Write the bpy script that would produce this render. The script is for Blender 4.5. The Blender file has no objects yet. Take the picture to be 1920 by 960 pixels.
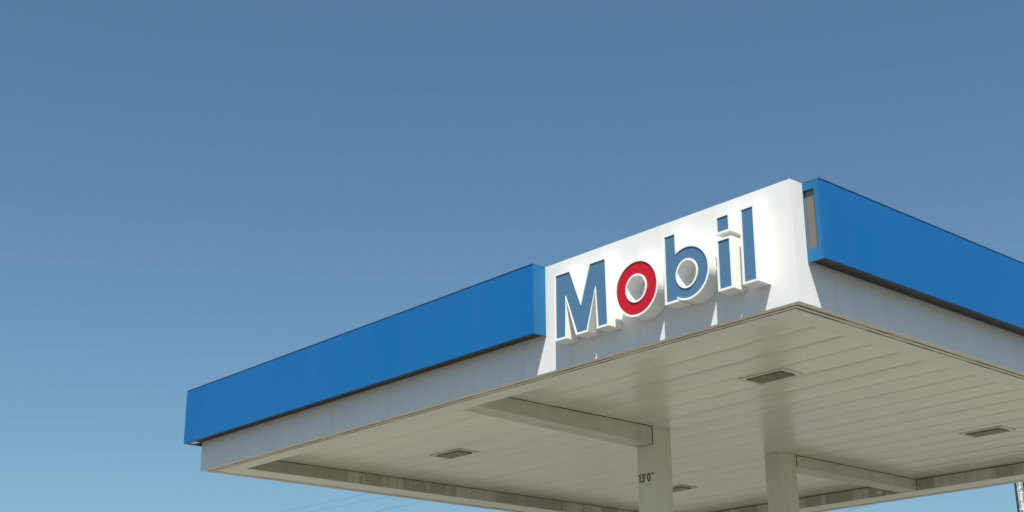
import bpy, bmesh, math, random
from mathutils import Matrix, Vector
random.seed(7)
C = bpy.context.scene.collection
SC = bpy.context.scene

# ------------------------------------------------------------------ measures
S = 1.3                      # metres per survey unit
ZB = 1.6 + 2.36 * S          # height of the soffit's lowest band above the ground
H, HB, D = 0.7536 * S, 0.2554 * S, 0.1223 * S          # fascia height, underside of the blue boxes, their projection
LX, LY = 6.739 * S, 6.4713 * S                          # canopy plan
G1, G2 = 2.1072 * S, 0.1158 * S                         # where the blue boxes end beside the corner
B, BL, BR, BB = 0.2585 * S, 0.3668 * S, 0.2625 * S, 0.3721 * S   # perimeter bands: front, left, right, back
RD = 0.1176 * S                                         # recess of the deck above the bands
XB, YC1, YC2 = -3.1537 * S, 2.1812 * S, 3.8949 * S
CW, CD = 0.1882 * S, 0.2213 * S
YS, SP = 0.8123 * S, 0.3197 * S

# ------------------------------------------------------------------ camera
cam_d = bpy.data.cameras.new('camera')
cam = bpy.data.objects.new('camera', cam_d); C.objects.link(cam)
yaw, pitch, roll = 0.8326, 0.3267, -0.0103
cy, sy, cp, sp = math.cos(yaw), math.sin(yaw), math.cos(pitch), math.sin(pitch)
fw = Vector((-sy*cp, cy*cp, sp)); rt = Vector((cy, sy, 0)); up = rt.cross(fw)
r2 = rt*math.cos(roll) + up*math.sin(roll); u2 = up*math.cos(roll) - rt*math.sin(roll)
M = Matrix((( r2.x, u2.x, -fw.x, 4.499*S), (r2.y, u2.y, -fw.y, -6.2055*S), (r2.z, u2.z, -fw.z, 1.6), (0, 0, 0, 1)))
cam.matrix_world = M
cam_d.sensor_width = 36; cam_d.lens = 2588.64/1920*36
cam_d.shift_x = (960-983.26)/1920; cam_d.shift_y = (512.62-480)/1920
cam_d.clip_start = 0.1; cam_d.clip_end = 6000
SC.camera = cam

# ------------------------------------------------------------------ world, sun, exposure
SUN = Vector((0.385, -0.385, 1.0)).normalized()          # towards the sun
elev = math.asin(SUN.z); azi = math.atan2(SUN.x, SUN.y)
w = bpy.data.worlds.new('World'); SC.world = w; w.use_nodes = True
nt = w.node_tree; nt.nodes.clear()
sky = nt.nodes.new('ShaderNodeTexSky'); sky.sky_type = 'NISHITA'; sky.sun_disc = False
sky.sun_elevation = elev; sky.sun_rotation = azi
sky.altitude = 0; sky.air_density = 1.0; sky.dust_density = 1.1; sky.ozone_density = 1.0
hs = nt.nodes.new('ShaderNodeMix'); hs.data_type = 'RGBA'; hs.blend_type = 'MULTIPLY'; hs.inputs['Factor'].default_value = 1
hs.inputs['B'].default_value = (0.81, 1.03, 1.075, 1)
bg = nt.nodes.new('ShaderNodeBackground'); bg.inputs['Strength'].default_value = 0.0655
ow = nt.nodes.new('ShaderNodeOutputWorld')
nt.links.new(sky.outputs[0], hs.inputs['A']); nt.links.new(hs.outputs['Result'], bg.inputs[0]); nt.links.new(bg.outputs[0], ow.inputs[0])
sd = bpy.data.lights.new('sun', 'SUN'); sd.energy = 5.0; sd.angle = math.radians(0.5); sd.color = (1.0, 0.95, 0.86)
so = bpy.data.objects.new('sun', sd); C.objects.link(so)
so.rotation_euler = SUN.to_track_quat('Z', 'Y').to_euler(); so.location = (20, -20, 40)
SC.view_settings.view_transform = 'Standard'; SC.view_settings.look = 'None'
SC.view_settings.exposure = 0.65; SC.view_settings.gamma = 1
try:
    SC.cycles.max_bounces = 10; SC.cycles.diffuse_bounces = 6
except Exception: pass

# ------------------------------------------------------------------ materials
def mat(name, col, rough=0.5, metal=0.0, noise=None, bump=None, spec=0.5, coat=0.0, streak=None):
    """noise=(scale, amount, colour, stretch); streak=(colour, scale xyz, low, high); bump=(scale, strength)"""
    m = bpy.data.materials.new(name); m.use_nodes = True; t = m.node_tree; b = t.nodes['Principled BSDF']
    b.inputs['Roughness'].default_value = rough; b.inputs['Metallic'].default_value = metal
    b.inputs['Specular IOR Level'].default_value = spec; b.inputs['Coat Weight'].default_value = coat
    geo = t.nodes.new('ShaderNodeNewGeometry')
    def nz(scale, stretch=(1, 1, 1), detail=5, rough_=0.6):
        mp = t.nodes.new('ShaderNodeMapping'); mp.inputs['Scale'].default_value = stretch
        t.links.new(geo.outputs['Position'], mp.inputs['Vector'])
        n = t.nodes.new('ShaderNodeTexNoise'); n.inputs['Scale'].default_value = scale
        n.inputs['Detail'].default_value = detail; n.inputs['Roughness'].default_value = rough_
        t.links.new(mp.outputs[0], n.inputs['Vector']); return n
    cur = None
    rgb = t.nodes.new('ShaderNodeRGB'); rgb.outputs[0].default_value = (*col, 1); cur = rgb.outputs[0]
    for spec_ in (noise or []):
        scale, amount, c2, stretch, lo, hi = spec_
        n = nz(scale, stretch)
        mr = t.nodes.new('ShaderNodeMapRange'); mr.inputs['From Min'].default_value = lo; mr.inputs['From Max'].default_value = hi
        mr.inputs['To Max'].default_value = amount
        t.links.new(n.outputs['Fac'], mr.inputs['Value'])
        mx = t.nodes.new('ShaderNodeMix'); mx.data_type = 'RGBA'
        t.links.new(mr.outputs[0], mx.inputs['Factor']); t.links.new(cur, mx.inputs['A']); mx.inputs['B'].default_value = (*c2, 1)
        cur = mx.outputs['Result']
    t.links.new(cur, b.inputs['Base Color'])
    if bump:
        scale, st, stretch = bump
        n = nz(scale, stretch, 3)
        bp = t.nodes.new('ShaderNodeBump'); bp.inputs['Strength'].default_value = st; bp.inputs['Distance'].default_value = 0.01
        t.links.new(n.outputs['Fac'], bp.inputs['Height']); t.links.new(bp.outputs[0], b.inputs['Normal'])
    return m

OLIVE = (0.20, 0.19, 0.12)
M_white = mat('white_fascia_paint', (0.70, 0.70, 0.69), 0.45, spec=0.3, noise=[(1.2, 0.25, (0.64, 0.64, 0.625), (1, 1, 0.35), 0.4, 0.75), (6, 0.30, (0.52, 0.505, 0.46), (1.5, 1.5, 0.10), 0.5, 0.8)], bump=(2.0, 0.10, (1, 1, 1)))
M_blue = mat('blue_flex_face', (0.006, 0.121, 0.345), 0.5, spec=0.22, noise=[(1.1, 0.35, (0.006, 0.107, 0.305), (1, 1, 0.6), 0.35, 0.7), (5, 0.30, (0.022, 0.135, 0.33), (1, 1, 0.12), 0.48, 0.8), (0.5, 0.5, (0.012, 0.135, 0.36), (1, 1, 1), 0.4, 0.65)], bump=(1.3, 0.12, (1, 1, 0.7)))
M_blue_end = mat('blue_end_cap_paint', (0.016, 0.145, 0.335), 0.5, spec=0.3, noise=[(2.5, 0.3, (0.014, 0.13, 0.30), (1, 1, 0.4), 0.35, 0.7)])
M_darkedge = mat('dark_retainer_trim', (0.025, 0.05, 0.09), 0.5, noise=[(30, 0.4, (0.05, 0.06, 0.07), (1, 1, 1), 0.4, 0.7)])
M_under = mat('dark_box_underside', (0.075, 0.068, 0.056), 0.7, spec=0.2, noise=[(5, 0.6, (0.025, 0.025, 0.025), (0.6, 0.6, 1), 0.35, 0.7)])  # dark grey-brown plate in place of the open box bottom
M_hatch = mat('bare_grey_metal_hatch', (0.15, 0.14, 0.12), 0.55, noise=[(8, 0.4, (0.11, 0.10, 0.08), (1, 1, 0.3), 0.4, 0.7)])
M_band = mat('cream_band_paint', (0.77, 0.755, 0.65), 0.40, noise=[(3.0, 0.30, (0.66, 0.64, 0.53), (1, 1, 1), 0.42, 0.75), (22, 0.2, (0.42, 0.38, 0.29), (1, 1, 1), 0.55, 0.8)], bump=(3, 0.1, (1, 1, 1)))
M_tan = mat('tan_edge_cap_paint', (0.72, 0.68, 0.56), 0.45, noise=[(2.0, 0.6, (0.52, 0.48, 0.36), (1, 1, 1), 0.4, 0.7), (26, 0.35, (0.30, 0.26, 0.18), (1, 1, 1), 0.58, 0.75)])
M_deck = mat('cream_gloss_deck', (0.75, 0.71, 0.585), 0.24, spec=0.6, noise=[(1.4, 0.26, (0.59, 0.575, 0.47), (0.25, 1.0, 1), 0.38, 0.70), (3.2, 0.38, (0.56, 0.54, 0.45), (0.10, 1.3, 1), 0.42, 0.66), (12, 0.25, (0.46, 0.44, 0.34), (0.25, 1.5, 1), 0.52, 0.8)], bump=(1.6, 0.12, (0.5, 1.8, 1)))
M_beam = mat('stained_beam_cladding', (0.63, 0.60, 0.49), 0.5, noise=[(5.0, 0.55, (0.60, 0.57, 0.46), (1, 1, 0.04), 0.50, 0.64), (2.2, 0.45, (0.34, 0.32, 0.22), (1, 1, 0.25), 0.42, 0.75)])
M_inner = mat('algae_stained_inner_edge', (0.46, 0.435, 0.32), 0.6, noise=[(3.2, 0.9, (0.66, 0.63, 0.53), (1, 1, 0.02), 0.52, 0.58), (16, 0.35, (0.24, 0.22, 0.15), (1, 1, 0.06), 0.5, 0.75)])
M_column = mat('cream_column_paint', (0.69, 0.66, 0.56), 0.42, noise=[(3, 0.30, (0.46, 0.43, 0.34), (1, 1, 0.3), 0.42, 0.75), (18, 0.15, (0.40, 0.37, 0.29), (1, 1, 0.5), 0.55, 0.8)], bump=(4, 0.1, (1, 1, 0.5)))
M_joint = mat('groove_shade_strip', (0.05, 0.045, 0.035), 0.8, noise=[(2.6, 0.85, (0.42, 0.38, 0.29), (1, 1, 1), 0.46, 0.58)])
M_gap = mat('dark_gap', (0.02, 0.018, 0.015), 0.9)
M_seal = mat('dirty_brown_sealant', (0.16, 0.145, 0.10), 0.8, noise=[(2.5, 0.9, (0.05, 0.045, 0.03), (1, 1, 1), 0.45, 0.6)])
M_roof = mat('grey_roof_membrane', (0.32, 0.32, 0.31), 0.8, noise=[(1.5, 0.5, (0.22, 0.22, 0.21), (1, 1, 1), 0.4, 0.7)])
M_lens = mat('aged_brown_lens', (0.23, 0.195, 0.125), 0.4, spec=0.3, noise=[(28, 0.75, (0.09, 0.07, 0.045), (1, 1, 1), 0.42, 0.62)], bump=(60, 0.4, (1, 1, 1)))
M_frame = mat('light_fixture_frame', (0.62, 0.585, 0.48), 0.4, noise=[(9, 0.4, (0.45, 0.42, 0.32), (1, 1, 1), 0.4, 0.7)])
M_lwhite = mat('white_letter_return', (0.82, 0.82, 0.79), 0.30, noise=[(4, 0.25, (0.72, 0.71, 0.66), (1, 1, 0.5), 0.4, 0.75)])
M_lblue = mat('faded_blue_letter_face', (0.072, 0.165, 0.285), 0.40, spec=0.35, noise=[(5, 0.35, (0.088, 0.185, 0.30), (1, 1, 0.4), 0.4, 0.7)])
M_lred = mat('red_letter_face', (0.50, 0.007, 0.022), 0.42, spec=0.3, noise=[(5, 0.3, (0.43, 0.009, 0.025), (1, 1, 0.4), 0.4, 0.7)])
M_black = mat('black_stencil_paint', (0.012, 0.012, 0.014), 0.6)
M_conc = mat('forecourt_concrete', (0.205, 0.203, 0.178), 0.85, noise=[(0.5, 0.4, (0.17, 0.168, 0.145), (1, 1, 1), 0.4, 0.7), (6, 0.35, (0.14, 0.138, 0.12), (1, 1, 1), 0.5, 0.8)], bump=(30, 0.3, (1, 1, 1)))
M_dry = mat('pale_dry_ground', (0.205, 0.20, 0.165), 0.95, noise=[(0.08, 0.5, (0.15, 0.15, 0.11), (1, 1, 1), 0.4, 0.7), (2, 0.4, (0.17, 0.16, 0.13), (1, 1, 1), 0.4, 0.7)], bump=(4, 0.5, (1, 1, 1)))
M_ground = mat('asphalt', (0.055, 0.055, 0.055), 0.9, noise=[(0.08, 0.6, (0.07, 0.068, 0.06), (1, 1, 1), 0.4, 0.7), (2, 0.4, (0.045, 0.045, 0.045), (1, 1, 1), 0.4, 0.7)], bump=(4, 0.5, (1, 1, 1)))
M_wood = mat('weathered_pole_wood', (0.17, 0.13, 0.09), 0.85, noise=[(6, 0.5, (0.10, 0.08, 0.06), (1, 1, 0.1), 0.4, 0.7)])
M_wire = mat('dark_cable', (0.10, 0.10, 0.11), 0.6)
M_mastdark = mat('dark_mast_steel', (0.035, 0.028, 0.06), 0.5, metal=0.3, noise=[(6, 0.5, (0.07, 0.055, 0.08), (1, 1, 0.3), 0.4, 0.7)])
M_mastpale = mat('cream_mast_paint', (0.62, 0.58, 0.46), 0.5, noise=[(5, 0.4, (0.60, 0.55, 0.42), (1, 1, 0.3), 0.4, 0.7)])
M_spot = mat('white_chip_and_gap_light', (0.80, 0.80, 0.78), 0.4, noise=[(20, 0.3, (0.6, 0.6, 0.58), (1, 1, 1), 0.4, 0.7)])  # bare chips, and light through gaps painted as white plates

# ------------------------------------------------------------------ mesh helpers
def obj(name, bm, m, parent=None, bevel=0.0):
    bmesh.ops.recalc_face_normals(bm, faces=bm.faces)
    me = bpy.data.meshes.new(name); bm.to_mesh(me); bm.free()
    for x in (m if isinstance(m, (list, tuple)) else [m]): me.materials.append(x)
    o = bpy.data.objects.new(name, me); C.objects.link(o)
    if parent: o.parent = parent; o.matrix_parent_inverse = parent.matrix_world.inverted()
    if bevel:
        b = o.modifiers.new('bevel', 'BEVEL'); b.width = bevel; b.segments = 2; b.limit_method = 'ANGLE'; b.angle_limit = math.radians(40)
    return o
def empty(name, loc):
    o = bpy.data.objects.new(name, None); C.objects.link(o); o.location = loc; o.matrix_world = Matrix.Translation(loc)
    o.empty_display_size = 0.3; return o
def tag(o, label=None, cat=None, group=None, kind=None):
    if label: o['label'] = label
    if cat: o['category'] = cat
    if group: o['group'] = group
    if kind: o['kind'] = kind
    return o
def box(bm, x0, x1, y0, y1, z0, z1):
    v = [bm.verts.new((x, y, z)) for z in (z0, z1) for y in (y0, y1) for x in (x0, x1)]
    fs = []
    for f in ((0, 1, 3, 2), (4, 5, 7, 6), (0, 1, 5, 4), (2, 3, 7, 6), (0, 2, 6, 4), (1, 3, 7, 5)):
        fs.append(bm.faces.new([v[i] for i in f]))
    return fs
def boxo(name, m, parent, *a, bevel=0.0):
    bm = bmesh.new(); box(bm, *a); return obj(name, bm, m, parent, bevel)
def tube(bm, a, b, r, n=8, r2=None):
    a, b = Vector(a), Vector(b); d = (b-a).normalized(); r2 = r if r2 is None else r2
    s = d.orthogonal().normalized(); t = d.cross(s)
    A = [bm.verts.new(a + (s*math.cos(k*2*math.pi/n)+t*math.sin(k*2*math.pi/n))*r) for k in range(n)]
    Bv = [bm.verts.new(b + (s*math.cos(k*2*math.pi/n)+t*math.sin(k*2*math.pi/n))*r2) for k in range(n)]
    for k in range(n): bm.faces.new((A[k], A[(k+1) % n], Bv[(k+1) % n], Bv[k]))
    bm.faces.new(A); bm.faces.new(Bv)

# ------------------------------------------------------------------ ground
bm = bmesh.new(); vs = [bm.verts.new(p) for p in ((-2500, -2500, 0), (2500, -2500, 0), (2500, 2500, 0), (-2500, 2500, 0))]; bm.faces.new(vs)
tag(obj('ground', bm, M_dry), 'pale dry ground reaching out to the horizon', kind='structure')
for rx in ((-70, 60, -60, -4.52), (4.52, 60, -4.515, 70)):  # unseen dark ground, added to cut bounce light onto the fascia
    bm = bmesh.new(); box(bm, *rx, -0.2, 0.005)
    tag(obj('bounce_dimmer', bm, M_ground), 'unseen dark asphalt added on the viewer side to dim bounce light on the fascia', kind='structure')
bm = bmesh.new(); box(bm, -LX-4.5, 4.5, -4.5, LY+4.5, -0.2, 0.012)
tag(obj('forecourt', bm, M_conc), 'pale concrete forecourt under and around the canopy', kind='structure')

# ------------------------------------------------------------------ canopy
can = empty('fuel_station_canopy', (-LX/2, LY/2, 0))
tag(can, 'flat fuel station canopy with blue and white fascia and cream soffit on two columns', 'canopy')
T = 0.03
Z0, Z1 = ZB, ZB + H
GAP = 0.002
def panels_x(y0, y1, cuts, name='fascia_panel'):
    for a, b in zip(cuts[:-1], cuts[1:]): boxo(name, M_white, can, a+GAP, b-GAP, y0, y1, Z0, Z1)
def panels_y(x0, x1, cuts, name='fascia_panel'):
    for a, b in zip(cuts[:-1], cuts[1:]): boxo(name, M_white, can, x0, x1, a+GAP, b-GAP, Z0, Z1)
panels_x(0, T, [-LX-GAP, -4.649*S, GAP+0.0])
panels_y(-T, 0, [T, 2.4642*S, 4.93*S, LY-T])
panels_y(-LX, -LX+T, [T, 2.15*S, 4.31*S, LY-T])
panels_x(LY-T, LY, [-LX-GAP, -4.649*S, -2.32*S, GAP])
# roof sheet, set a little below the parapet
boxo('roof_sheet', M_roof, can, -LX+T+0.002, -T-0.002, T+0.002, LY-T-0.002, Z1-0.30, Z1-0.26)

# perimeter: outer cap strip, dark groove, lip, groove, flat band.  offsets from the fascia face
def ring(name, m, a, b_f, b_l, b_r, b_b, z0, z1, bevel=0.0, chunks=1):
    """four butt-jointed strips from offset a inward to the given inner offsets"""
    y0, y1 = a, LY-a
    strips = [(-LX+a, -a, a, b_f), (-LX+a, -a, LY-b_b, LY-a), (-LX+a, -LX+b_l, b_f+0.001, LY-b_b-0.001), (-b_r, -a, b_f+0.001, LY-b_b-0.001)]
    for s in strips: boxo(name, m, can, *s, z0, z1, bevel=bevel)
c1, c2, c3, c4 = 0.047*S, 0.061*S, 0.088*S, 0.106*S
ring('edge_cap', M_tan, T+0.001, c1, c1, c1, c1, Z0+0.0, Z0+0.05)
ring('edge_groove', M_joint, c1+0.0005, c4, c4, c4, c4, Z0+0.001, Z0+0.05)  # flush dark strips put the shade of the open grooves into colour
ring('edge_lip', M_tan, c2, c3, c3, c3, c3, Z0-0.002, Z0+0.020)
ring('soffit_band', M_band, c4, B, BL, BR, BB, Z0, Z0+0.05)
# inner vertical faces of the perimeter, stained, in lengths
IT = 0.02
def inner(x0, x1, y0, y1): boxo('inner_edge_sheet', M_inner, can, x0, x1, y0, y1, Z0+0.0515, Z0+RD+0.03)
def seglist(a, b, n): return [a+(b-a)*k/n for k in range(n+1)]
boxo('inner_edge_sheet', M_band, can, -LX+BL+0.002, -BR-0.002, B-IT, B-0.001, Z0+0.0515, Z0+RD+0.03)
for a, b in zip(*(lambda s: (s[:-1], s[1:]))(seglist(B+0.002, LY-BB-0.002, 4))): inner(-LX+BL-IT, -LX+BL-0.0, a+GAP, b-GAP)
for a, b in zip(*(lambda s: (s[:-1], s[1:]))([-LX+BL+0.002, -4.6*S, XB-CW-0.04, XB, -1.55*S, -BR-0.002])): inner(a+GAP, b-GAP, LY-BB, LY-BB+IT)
boxo('inner_edge_sheet', M_band, can, -BR, -BR+IT, B+0.002, LY-BB-0.002, Z0+0.0515, Z0+RD+0.03)
# fill the lower 5 cm of the inner edge: band thickness itself shows there, painted the stained way
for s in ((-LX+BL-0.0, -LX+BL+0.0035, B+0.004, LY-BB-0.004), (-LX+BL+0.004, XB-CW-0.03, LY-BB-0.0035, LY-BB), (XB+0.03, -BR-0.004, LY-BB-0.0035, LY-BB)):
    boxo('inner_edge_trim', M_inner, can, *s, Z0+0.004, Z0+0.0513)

# deck: long interlocking pans running along x, each slightly cambered and tilted
ys = [YS + k*SP for k in range(-2, 40)]
ys = [y for y in ys if y < LY-BB+0.02]
edges = [B-0.03] + [y for y in ys if y > B+0.03] + [LY-BB+0.03]
ZD = Z0 + RD
def pan(y0, y1, seed):
    """one pan; its edges close up tight towards the left and stand open a little towards the right rim"""
    rnd = random.Random(seed); bm = bmesh.new(); n = 6
    x0, x1 = -LX+BL-0.015, -BR+0.015
    cam_ = rnd.uniform(0.0008, 0.0026); tilt = rnd.uniform(-0.0022, 0.0022); op = rnd.uniform(0.6, 1.25)
    nx = 24; rows = []; wob = 0
    for i in range(nx+1):
        t_ = i/nx; x = x0+(x1-x0)*t_; wob = wob*0.7+rnd.uniform(-0.0005, 0.0005)
        k_ = min(max((t_-0.48)/0.52, 0), 1); g = 0.0002+0.0016*op*k_**1.3; e_ = 0.0001+0.0018*k_
        row = [(x, y0+g, ZD+0.028), (x, y0+g, ZD+e_)]
        for k in range(n+1):
            t = k/n; yy = y0+g+0.007+(y1-y0-2*g-0.014)*t
            row.append((x, yy, ZD - (cam_+wob)*4*t*(1-t) + tilt*(t-0.5)*(4*t*(1-t)+0.15)))
        row += [(x, y1-g, ZD+e_), (x, y1-g, ZD+0.028)]
        rows.append([bm.verts.new(p) for p in row])
    for a, b in zip(rows[:-1], rows[1:]):
        for k in range(len(a)-1): f = bm.faces.new((a[k], a[k+1], b[k+1], b[k])); f.smooth = (1 <= k < len(a)-2)
    return obj('deck_panel', bm, M_deck, can)
for i, (a, b) in enumerate(zip(edges[:-1], edges[1:])): pan(a, b, i)
boxo('deck_backing', M_gap, can, -LX+BL-0.01, -BR+0.01, B-0.015, LY-BB+0.015, ZD+0.03, ZD+0.034)

# beams and columns
def beam(y0, y1, z0a, z0b, ya_in=0):
    """tapered beam cladding: side sheets and bottom; z0a / z0b underside at either end"""
    bm = bmesh.new()
    P = []
    for y, z in ((y0, z0a), (y1, z0b)):
        P.append([bm.verts.new(p) for p in ((XB-CW, y, ZD+0.001), (XB-CW, y, z), (XB, y, z), (XB, y, ZD+0.001))])
    a, b = P
    for k in range(3): bm.faces.new((a[k], a[k+1], b[k+1], b[k]))
    bm.faces.new(a); bm.faces.new(b); bm.faces.new((a[3], a[0], b[0], b[3]))
    return obj('beam', bm, M_beam, can, bevel=0.003)
beam(B+0.001, YC1-0.016, Z0+0.004, Z0-0.0358*S)
beam(YC2+CD+0.022, LY-BB-0.004, Z0+0.004, Z0+0.004)
# dark joints where beam cladding meets column or rim
boxo('beam_joint', M_gap, can, XB-CW+0.004, XB-0.0015, YC1-0.0155, YC1-0.001, Z0-0.0358*S+0.001, ZD)
boxo('beam_joint', M_gap, can, XB-CW+0.01, XB-0.010, YC2+CD+0.001, YC2+CD+0.0215, Z0+0.02, ZD)
boxo('beam_joint', M_seal, can, XB+0.0005, XB+0.004, B+0.03, YC1-0.008, ZD-0.009, ZD-0.001)
boxo('beam_joint', M_seal, can, XB+0.0005, XB+0.004, YC2+CD+0.01, LY-BB-0.01, ZD-0.009, ZD-0.001)
boxo('rim_joint', M_seal, can, -LX+BL+0.0005, -LX+BL+0.004, B+0.01, LY-BB-0.01, ZD-0.008, ZD-0.001)
boxo('rim_joint', M_seal, can, -LX+BL+0.006, XB-CW-0.01, LY-BB-0.0045, LY-BB-0.0005, ZD-0.011, ZD-0.001)
boxo('rim_joint', M_seal, can, XB+0.006, -BR-0.01, LY-BB-0.0045, LY-BB-0.0005, ZD-0.011, ZD-0.001)
boxo('rim_joint', M_seal, can, XB+0.001, XB+0.007, LY-BB-0.009, LY-BB-0.005, Z0+0.01, ZD-0.012)
for yc in (YC1, YC2):
    col = boxo('column', M_column, can, XB-CW, XB, yc, yc+CD, 0.012, ZD-0.001, bevel=0.006)
    boxo('base_plate', M_hatch, col, XB-CW-0.06, XB+0.06, yc-0.06, yc+CD+0.06, 0.0125, 0.035, bevel=0.003)
    if yc == YC1: col1 = col
# 13'0" stencilled on the front face of the nearer column
def ribbon(bm, pts, wd, closed=False):
    """flat painted stroke of even width, mitred at its bends; pts in stencil units (x, z)"""
    n = len(pts); L_, R_ = [], []
    for k in range(n):
        p = Vector(pts[k])
        a = Vector(pts[k-1]) if (k > 0 or closed) else None; c = Vector(pts[(k+1) % n]) if (k < n-1 or closed) else None
        if a is None: d1 = d2 = (c-p).normalized()
        elif c is None: d1 = d2 = (p-a).normalized()
        else: d1, d2 = (p-a).normalized(), (c-p).normalized()
        m = Vector((-d1.y-d2.y, d1.x+d2.x)); m = m*(wd/max(m.length_squared, 0.8))
        L_.append(p+m); R_.append(p-m)
    tr = lambda q: bm.verts.new((XB-CW+0.015+q.x*(CW-0.018)/3.05, YC1-0.0025, ZB-0.338*S+q.y*0.070*S))
    vl = [tr(q) for q in L_]; vr = [tr(q) for q in R_]
    for k in range(n if closed else n-1): bm.faces.new((vl[k], vl[(k+1) % n], vr[(k+1) % n], vr[k]))
bm = bmesh.new(); WD = 0.20
ribbon(bm, [(0.10, 0.78), (0.28, 0.90), (0.28, 0.0)], WD)
three = [(0.62, 0.80), (0.68, 0.88), (0.85, 0.91), (1.02, 0.86), (1.08, 0.74), (1.02, 0.60), (0.86, 0.53), (1.04, 0.46), (1.12, 0.30), (1.05, 0.14), (0.86, 0.07), (0.68, 0.11), (0.58, 0.22)]
ribbon(bm, three, WD*0.9)
ribbon(bm, [(1.42, 1.0), (1.38, 0.70)], WD*0.8)
ribbon(bm, [(2.00+0.25*math.sin(t*math.pi/8), 0.49+0.42*math.cos(t*math.pi/8)) for t in range(16)], WD*0.95, True)
ribbon(bm, [(2.62, 1.0), (2.58, 0.72)], WD*0.75); ribbon(bm, [(2.90, 1.0), (2.86, 0.72)], WD*0.75)
obj('clearance_marking', bm, M_black, col1)

# blue fascia boxes ------------------------------------------------
def blue_box(x0, x1, y0, y1, face, ends, bottom_in):
    """face: which side is the big blue sheet; hollow box with a recessed, dark underside and a return lip"""
    zb, zt = Z0+HB, Z1+0.004; t = 0.012
    bm = bmesh.new()
    if face == '-y': box(bm, x0, x1, y0, y0+t, zb, zt-0.01)
    if face == '+x': box(bm, x1-t, x1, y0, y1, zb, zt-0.01)
    if face == '-x': box(bm, x0, x0+t, y0, y1, zb, zt-0.01)
    if face == '+y': box(bm, x0, x1, y1-t, y1, zb, zt-0.01)
    root = obj('blue_fascia_box', bm, M_blue, can)
    # top cap and lower return lip follow the face
    u = bottom_in
    if face == '-y':
        boxo('top_cap', M_darkedge, root, x0-0.002, x1, y0-0.003, y1-0.002, zt-0.0095, zt-0.004)
        boxo('bottom_lip', M_darkedge, root, x0+0.001, x1-0.001, y0+t+0.0005, y0+t+u, zb+0.001, zb+0.006)
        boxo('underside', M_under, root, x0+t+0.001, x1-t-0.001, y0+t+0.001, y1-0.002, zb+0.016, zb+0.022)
    if face == '+y':
        boxo('top_cap', M_darkedge, root, x0, x1, y0+0.002, y1+0.003, zt-0.0095, zt-0.004)
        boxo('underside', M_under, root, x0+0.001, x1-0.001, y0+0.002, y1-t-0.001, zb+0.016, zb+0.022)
    if face == '+x':
        boxo('top_cap', M_darkedge, root, x0+0.002, x1+0.003, y0-0.001, y1, zt-0.0095, zt-0.004)
        boxo('bottom_lip', M_darkedge, root, x1-t-u, x1-t-0.0005, y0+0.001, y1-0.001, zb+0.001, zb+0.006)
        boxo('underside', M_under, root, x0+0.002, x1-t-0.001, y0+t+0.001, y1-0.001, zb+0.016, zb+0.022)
    if face == '-x':
        boxo('top_cap', M_darkedge, root, x0-0.003, x1-0.002, y0, y1, zt-0.0095, zt-0.004)
        boxo('underside', M_under, root, x0+t+0.001, x1-0.002, y0+0.001, y1-0.001, zb+0.016, zb+0.022)
    return root
E1 = 0.0012
fb = blue_box(-LX-D, -G1, -D, -E1, '-y', None, 0.03)
boxo('end_cap', M_blue_end, fb, -G1-0.010, -G1+0.002, -D+0.0125, -E1-0.001, Z0+HB, Z1-0.0065)
boxo('end_cap', M_blue_end, fb, -LX-D, -LX-D+0.012, -D+0.0125, -E1, Z0+HB, Z1-0.0065)
boxo('corner_light_patch', M_spot, fb, -LX-D+0.03, -LX-0.004, -D+0.045, -0.03, Z0+HB+0.009, Z0+HB+0.0145)  # white plate painted in for sunlight glimpsed through the corner opening
rb = blue_box(E1, D, G2, LY+D, '+x', None, 0.035)
# its near end is a frame round an open hatch with a bare metal sheet behind
zb, zt = Z0+HB, Z1-0.0065
xa, xb = E1+0.001, D-0.0125
hx0, hx1, hz0, hz1 = xa+0.004, D*0.66, Z0+0.335*S, Z0+0.702*S
bm = bmesh.new()
y0, y1 = G2-0.002, G2+0.010
box(bm, xa, xb, y0, y1, zb, hz0); box(bm, xa, xb, y0, y1, hz1, zt); box(bm, xa, hx0, y0, y1, hz0, hz1); box(bm, hx1, xb, y0, y1, hz0, hz1)
obj('end_cap', bm, M_blue_end, rb)
boxo('hatch_sheet', M_hatch, rb, xa+0.001, xb-0.001, G2+0.018, G2+0.021, hz0-0.02, hz1+0.02)
blue_box(-LX-D, -LX-E1, E1, LY+D, '-x', None, 0.03)
blue_box(-LX, -E1*0, LY+E1, LY+D, '+y', None, 0.03)

# small white plates: light through a rim gap first, then bare chips
boxo('bright_spot', M_spot, can, -3.63*S, -3.57*S, LY-BB-0.009, LY-BB-0.0045, Z0+0.040, Z0+0.078)  # white plate stands for sky light showing through a gap
boxo('bright_spot', M_spot, can, -LX+0.155*S, -LX+0.185*S, 0.098*S, 0.116*S, Z0-0.004, Z0+0.0025)
boxo('bright_spot', M_spot, can, -LX-0.003, -LX+0.004, 0.915*S, 0.94*S, Z0-0.003, Z0+0.035)

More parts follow.
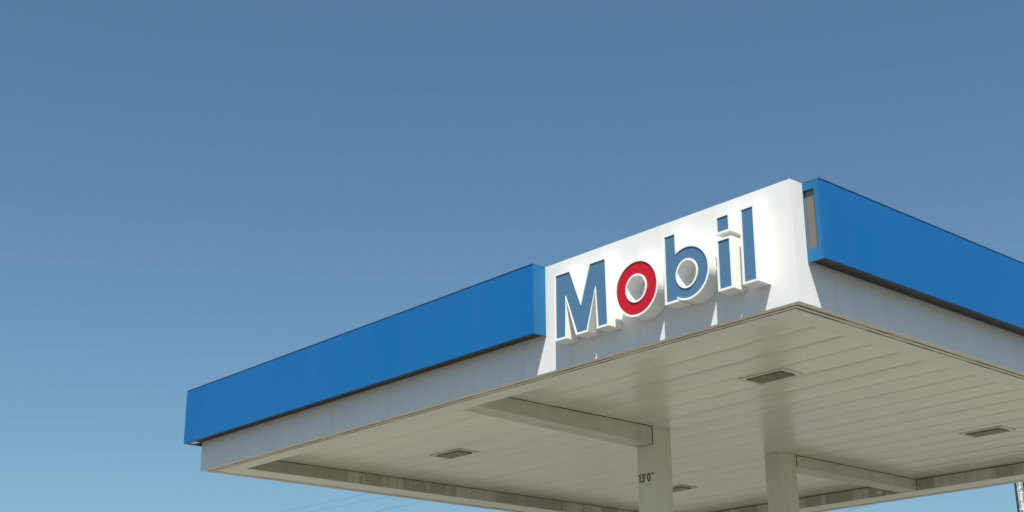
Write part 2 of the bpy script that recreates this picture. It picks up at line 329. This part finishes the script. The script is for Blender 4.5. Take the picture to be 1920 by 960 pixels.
# ------------------------------------------------------------------ recessed lights
def light(cx, cy_, label):
    e = empty('canopy_light', (cx, cy_, ZD)); tag(e, label, 'ceiling light', 'lights set in the soffit')
    fx, fy = 0.205*S, 0.122*S; lx, ly = 0.160*S, 0.082*S; t = 0.012
    zf = ZD-0.0035
    bm = bmesh.new()
    for a in ((cx-fx, cx+fx, cy_-fy, cy_-fy+t), (cx-fx, cx+fx, cy_+fy-t, cy_+fy), (cx-fx, cx-fx+t, cy_-fy+t, cy_+fy-t), (cx+fx-t, cx+fx, cy_-fy+t, cy_+fy-t)):
        box(bm, *a, zf-0.006, zf)
    obj('frame', bm, M_deck, e)
    bm = bmesh.new(); box(bm, cx-fx+t+0.001, cx+fx-t-0.001, cy_-fy+t+0.001, cy_+fy-t-0.001, zf-0.003, zf+0.001)
    obj('housing', bm, M_deck, e)
    bm = bmesh.new(); n = []
    for z, k in ((zf-0.0035, 1.0), (zf-0.012, 0.985), (zf-0.017, 0.93)):
        n.append([bm.verts.new((cx+sx*lx*k, cy_+sy_*ly*k, z)) for sx, sy_ in ((-1, -1), (1, -1), (1, 1), (-1, 1))])
    for a, b in zip(n[:-1], n[1:]):
        for k in range(4): bm.faces.new((a[k], a[(k+1) % 4], b[(k+1) % 4], b[k]))
    bm.faces.new(n[0]); bm.faces.new(n[-1])
    obj('lens', bm, M_lens, e, bevel=0.003)
light(-1.47*S, 1.615*S, 'brown rectangular soffit light nearest the sign corner, straight above the farther column')
light(-5.10*S, 1.645*S, 'brown rectangular light alone on the left half of the soffit, left of the front beam')
light(-1.47*S, 4.575*S, 'brown rectangular light at the right edge of the soffit, above the back rim')
light(-5.08*S, 4.60*S, 'brown rectangular soffit light far back, half hidden behind the column with painted height marking')

# ------------------------------------------------------------------ letters
DL = 0.121*S
KF = (6.2055-0.121)/(6.2055-0.105)      # outlines were measured for a shallower letter
def circ(cx, cz, rx, rz, a0=0, a1=2*math.pi, n=48, close=True):
    m = n if close else n+1
    return [(cx+rx*math.cos(a0+(a1-a0)*k/n), cz+rz*math.sin(a0+(a1-a0)*k/n)) for k in range(m)]
def area(p): return 0.5*sum(p[i][0]*p[(i+1) % len(p)][1]-p[(i+1) % len(p)][0]*p[i][1] for i in range(len(p)))
def offset(p, d):
    """grow a counter-clockwise outline by d (mitre, limited)"""
    if area(p) < 0: p = p[::-1]
    out = []
    n = len(p)
    for i in range(n):
        a, b, c = Vector(p[i-1]), Vector(p[i]), Vector(p[(i+1) % n])
        e1, e2 = (b-a).normalized(), (c-b).normalized()
        n1, n2 = Vector((e1.y, -e1.x)), Vector((e2.y, -e2.x))
        m = (n1+n2); k = m.length_squared
        s = m*(2*d/k) if k > 0.35 else m.normalized()*d*2.2
        out.append((b.x+s.x, b.y+s.y))
    return out
def fill(bm, loops, y, S_=S):
    es = []; rings = []
    for lp in loops:
        vs = [bm.verts.new((x*S_, y, ZB+z*S_)) for x, z in lp]; rings.append(vs)
        for i in range(len(vs)): es.append(bm.edges.new((vs[i], vs[(i+1) % len(vs)])))
    bmesh.ops.triangle_fill(bm, use_beauty=True, use_dissolve=False, edges=es)
    return rings
def prism(loops, ya, yb):
    bm = bmesh.new(); A = fill(bm, loops, ya); Bq = fill(bm, loops, yb)
    for ra, rb_ in zip(A, Bq):
        n = len(ra)
        for i in range(n): bm.faces.new((ra[i], ra[(i+1) % n], rb_[(i+1) % n], rb_[i]))
    return bm
def ring_prism(outer, inner_, ya, yb):
    """band between two loops of equal count"""
    bm = bmesh.new(); q = []
    for lp, y in ((outer, ya), (inner_, ya), (inner_, yb), (outer, yb)):
        q.append([bm.verts.new((x*S, y, ZB+z*S)) for x, z in lp])
    n = len(outer)
    for a, b in ((0, 1), (1, 2), (2, 3), (3, 0)):
        for i in range(n): bm.faces.new((q[a][i], q[a][(i+1) % n], q[b][(i+1) % n], q[b][i]))
    return bm
TW = 0.0135    # width of the white edging
def mv(p): return [(4.499+(x-4.499)*KF, -2.36+(z+2.36)*KF) for x, z in p]
def letter(name, label, cx, parts, mface):
    parts = [(mv(o_), [mv(h) for h in hs_]) for o_, hs_ in parts]
    """parts: list of (outer loop, [hole loops])"""
    e = empty('sign_letter', (cx*S, 0, ZB+0.17*S)); tag(e, label, 'letter', 'raised letters of the sign')
    for outer, holes in parts:
        if area(outer) < 0: outer = outer[::-1]
        big = offset(outer, TW); hin = []
        for h in holes:
            if area(h) < 0: h = h[::-1]
            hin.append((h, offset(h, -TW*0.9)))
        bd = prism([big]+[b for a, b in hin], -0.0015, -DL+0.010)
        obj('return', bd, M_lwhite, e)
        tr = ring_prism(big, outer, -DL+0.0095, -DL)
        t_ = obj('edge_trim', tr, M_lwhite, e)
        for a, b in hin: obj('edge_trim', ring_prism(b, a, -DL+0.0095, -DL), M_lwhite, e)
        obj('face', prism([outer]+[a for a, b in hin], -DL+0.0095, -DL+0.0062), mface, e)
    return e
zb_, zc_ = 0.170, 0.611
Mo = [(-1.896, zc_), (-1.762, zc_-0.002), (-1.661, 0.345), (-1.566, zc_), (-1.430, zc_), (-1.424, zb_), (-1.506, zb_), (-1.521, 0.448), (-1.612, zb_), (-1.702, zb_), (-1.803, 0.450), (-1.813, zb_), (-1.900, zb_)]
letter('M', 'blue capital letter M with a white edge, first letter of the sign', -1.66, [(Mo, [])], M_lblue)
letter('o', 'red round letter o with a white edge between the M and the b', -1.16, [(circ(-1.160, 0.345, 0.174, 0.174), [circ(-1.162, 0.345, 0.092, 0.094)])], M_lred)
bc, bz, br = -0.732, 0.340, 0.164
a_top = math.acos((-0.822-bc)/br); a_bot = -a_top
bo = [(-0.905, 0.611), (-0.822, 0.611)] + circ(bc, bz, br, br*0.99, a_top, a_bot, 44, False) + [(-0.822, 0.186), (-0.909, 0.186)]
letter('b', 'blue small letter b with a white edge beside the red o', -0.74, [(bo, [circ(-0.737, 0.335, 0.089, 0.095)])], M_lblue)
letter('i', 'blue small letter i with a square dot, fourth in the sign', -0.437, [([(-0.479, 0.616), (-0.394, 0.616), (-0.394, 0.525), (-0.480, 0.525)], []), ([(-0.481, 0.468), (-0.394, 0.468), (-0.395, 0.168), (-0.484, 0.168)], [])], M_lblue)
letter('l', 'tall blue letter l nearest the canopy corner, last in the sign', -0.25, [([(-0.290, 0.614), (-0.207, 0.614), (-0.211, 0.165), (-0.297, 0.165)], [])], M_lblue)

# ------------------------------------------------------------------ lattice mast beyond the canopy
CX, CY, CZ = 4.499*S, -6.2055*S, 1.6
def ray(dx, dy, el, dist): return Vector((CX+dx*dist, CY+dy*dist, CZ+math.tan(math.radians(el))*dist))
DM = 55.0
bp = ray(-0.4695, 0.8829, 0, DM); bp.z = 0
e = empty('lattice_mast', bp); tag(e, 'slim pale and dark lattice mast showing below the right end of the canopy', 'mast')
side = Vector((0.8829, 0.4695, 0)); dep = Vector((-0.4695, 0.8829, 0)); hw = 0.155; HT = 12.5
cs = [bp+side*(sx*hw)+dep*(sd_*hw) for sx, sd_ in ((-1, -1), (1, -1), (1, 1), (-1, 1))]
for c in cs:
    bm = bmesh.new(); tube(bm, c, c+Vector((0, 0, HT)), 0.045, 8); obj('leg', bm, M_mastdark, e)
bm = bmesh.new(); tube(bm, bp+dep*0.05, bp+dep*0.05+Vector((0, 0, HT-0.3)), 0.06, 14); obj('pole', bm, M_mastpale, e)
bm = bmesh.new(); z = 0.3; k = 0
while z < HT-0.4:
    for i in range(4):
        a, b = cs[i], cs[(i+1) % 4]
        tube(bm, a+Vector((0, 0, z)), b+Vector((0, 0, z)), 0.014, 5)
        if k % 2: a, b = b, a
        tube(bm, a+Vector((0, 0, z)), b+Vector((0, 0, z+0.62)), 0.014, 5)
    z += 0.62; k += 1
obj('bracing', bm, M_mastpale, e)

# ------------------------------------------------------------------ power lines
def at(px, py, dist):
    d = fw + r2*((px-983.26)/2588.64) - u2*((py-512.62)/2588.64); h = math.hypot(d.x, d.y)
    return Vector((CX, CY, CZ)) + d*(dist/h)
def wire(p, q, label, r=0.0045, sag=0.25, group='overhead wires beyond the canopy'):
    bm = bmesh.new(); n = 24; prev = None; rings = []
    pts = []
    for k in range(n+1):
        t = k/n; v = p.lerp(q, t); v.z -= sag*4*t*(1-t); pts.append(v)
    d = (q-p).normalized(); s = d.cross(Vector((0, 0, 1))).normalized(); u = s.cross(d)
    for v in pts: rings.append([bm.verts.new(v+(s*math.cos(a)+u*math.sin(a))*r) for a in (0, 2.094, 4.189)])
    for a, b in zip(rings[:-1], rings[1:]):
        for k in range(3): bm.faces.new((a[k], a[(k+1) % 3], b[(k+1) % 3], b[k]))
    bm.faces.new(rings[0]); bm.faces.new(rings[-1])
    o = obj('overhead_wire', bm, M_wire); tag(o, label, 'wire', group); return o
def utility_pole(base, top_z, arm_dir, label):
    e = empty('utility_pole', base); tag(e, label, 'utility pole')
    bm = bmesh.new(); tube(bm, base, (base.x, base.y, top_z), 0.16, 12, 0.11); obj('pole', bm, M_wood, e)
    return e
# three lines rising to the right, carried by poles outside the view
A = [(-150, 1107, 75), (-150, 1128, 75), (-150, 1149, 75)]
Bq = [((530, 960), (715, 920)), ((600, 956), (760, 925)), ((700, 960), (805, 938))]
lab = ['thin dark overhead wire, highest of three below the left side of the canopy', 'thin dark overhead wire, middle of three below the left side of the canopy', 'thin dark overhead wire, lowest of three below the left side of the canopy']
R = []
for (p, q), l in zip(Bq, lab):
    sl = (q[1]-p[1])/(q[0]-p[0]); f = lambda x: p[1]+sl*(x-p[0])
    a = at(-150, f(-150), 72); b = at(1120, f(1120), 44)
    wire(a, b, l, sag=0.0); R.append((a, b))
for idx, nm in ((0, 'tall weathered wooden pole carrying the wires out beyond the left side'), (1, 'tall weathered wooden pole carrying the wires behind the canopy')):
    c = sum((r[idx] for r in R), Vector())/3; c.z = 0
    zt_ = max(r[idx].z for r in R)+0.4
    e = utility_pole(c, zt_, None, nm)
    for r in R:
        v = r[idx]; bm = bmesh.new(); tube(bm, (c.x, c.y, v.z-0.05), v+Vector((0, 0, -0.05)), 0.045, 6); obj('crossarm', bm, M_wood, e)
wire(at(1500, 985, 60), at(1700, 925, 40), 'short length of dark wire just under the back edge right of the farther column', r=0.008, sag=0.0)
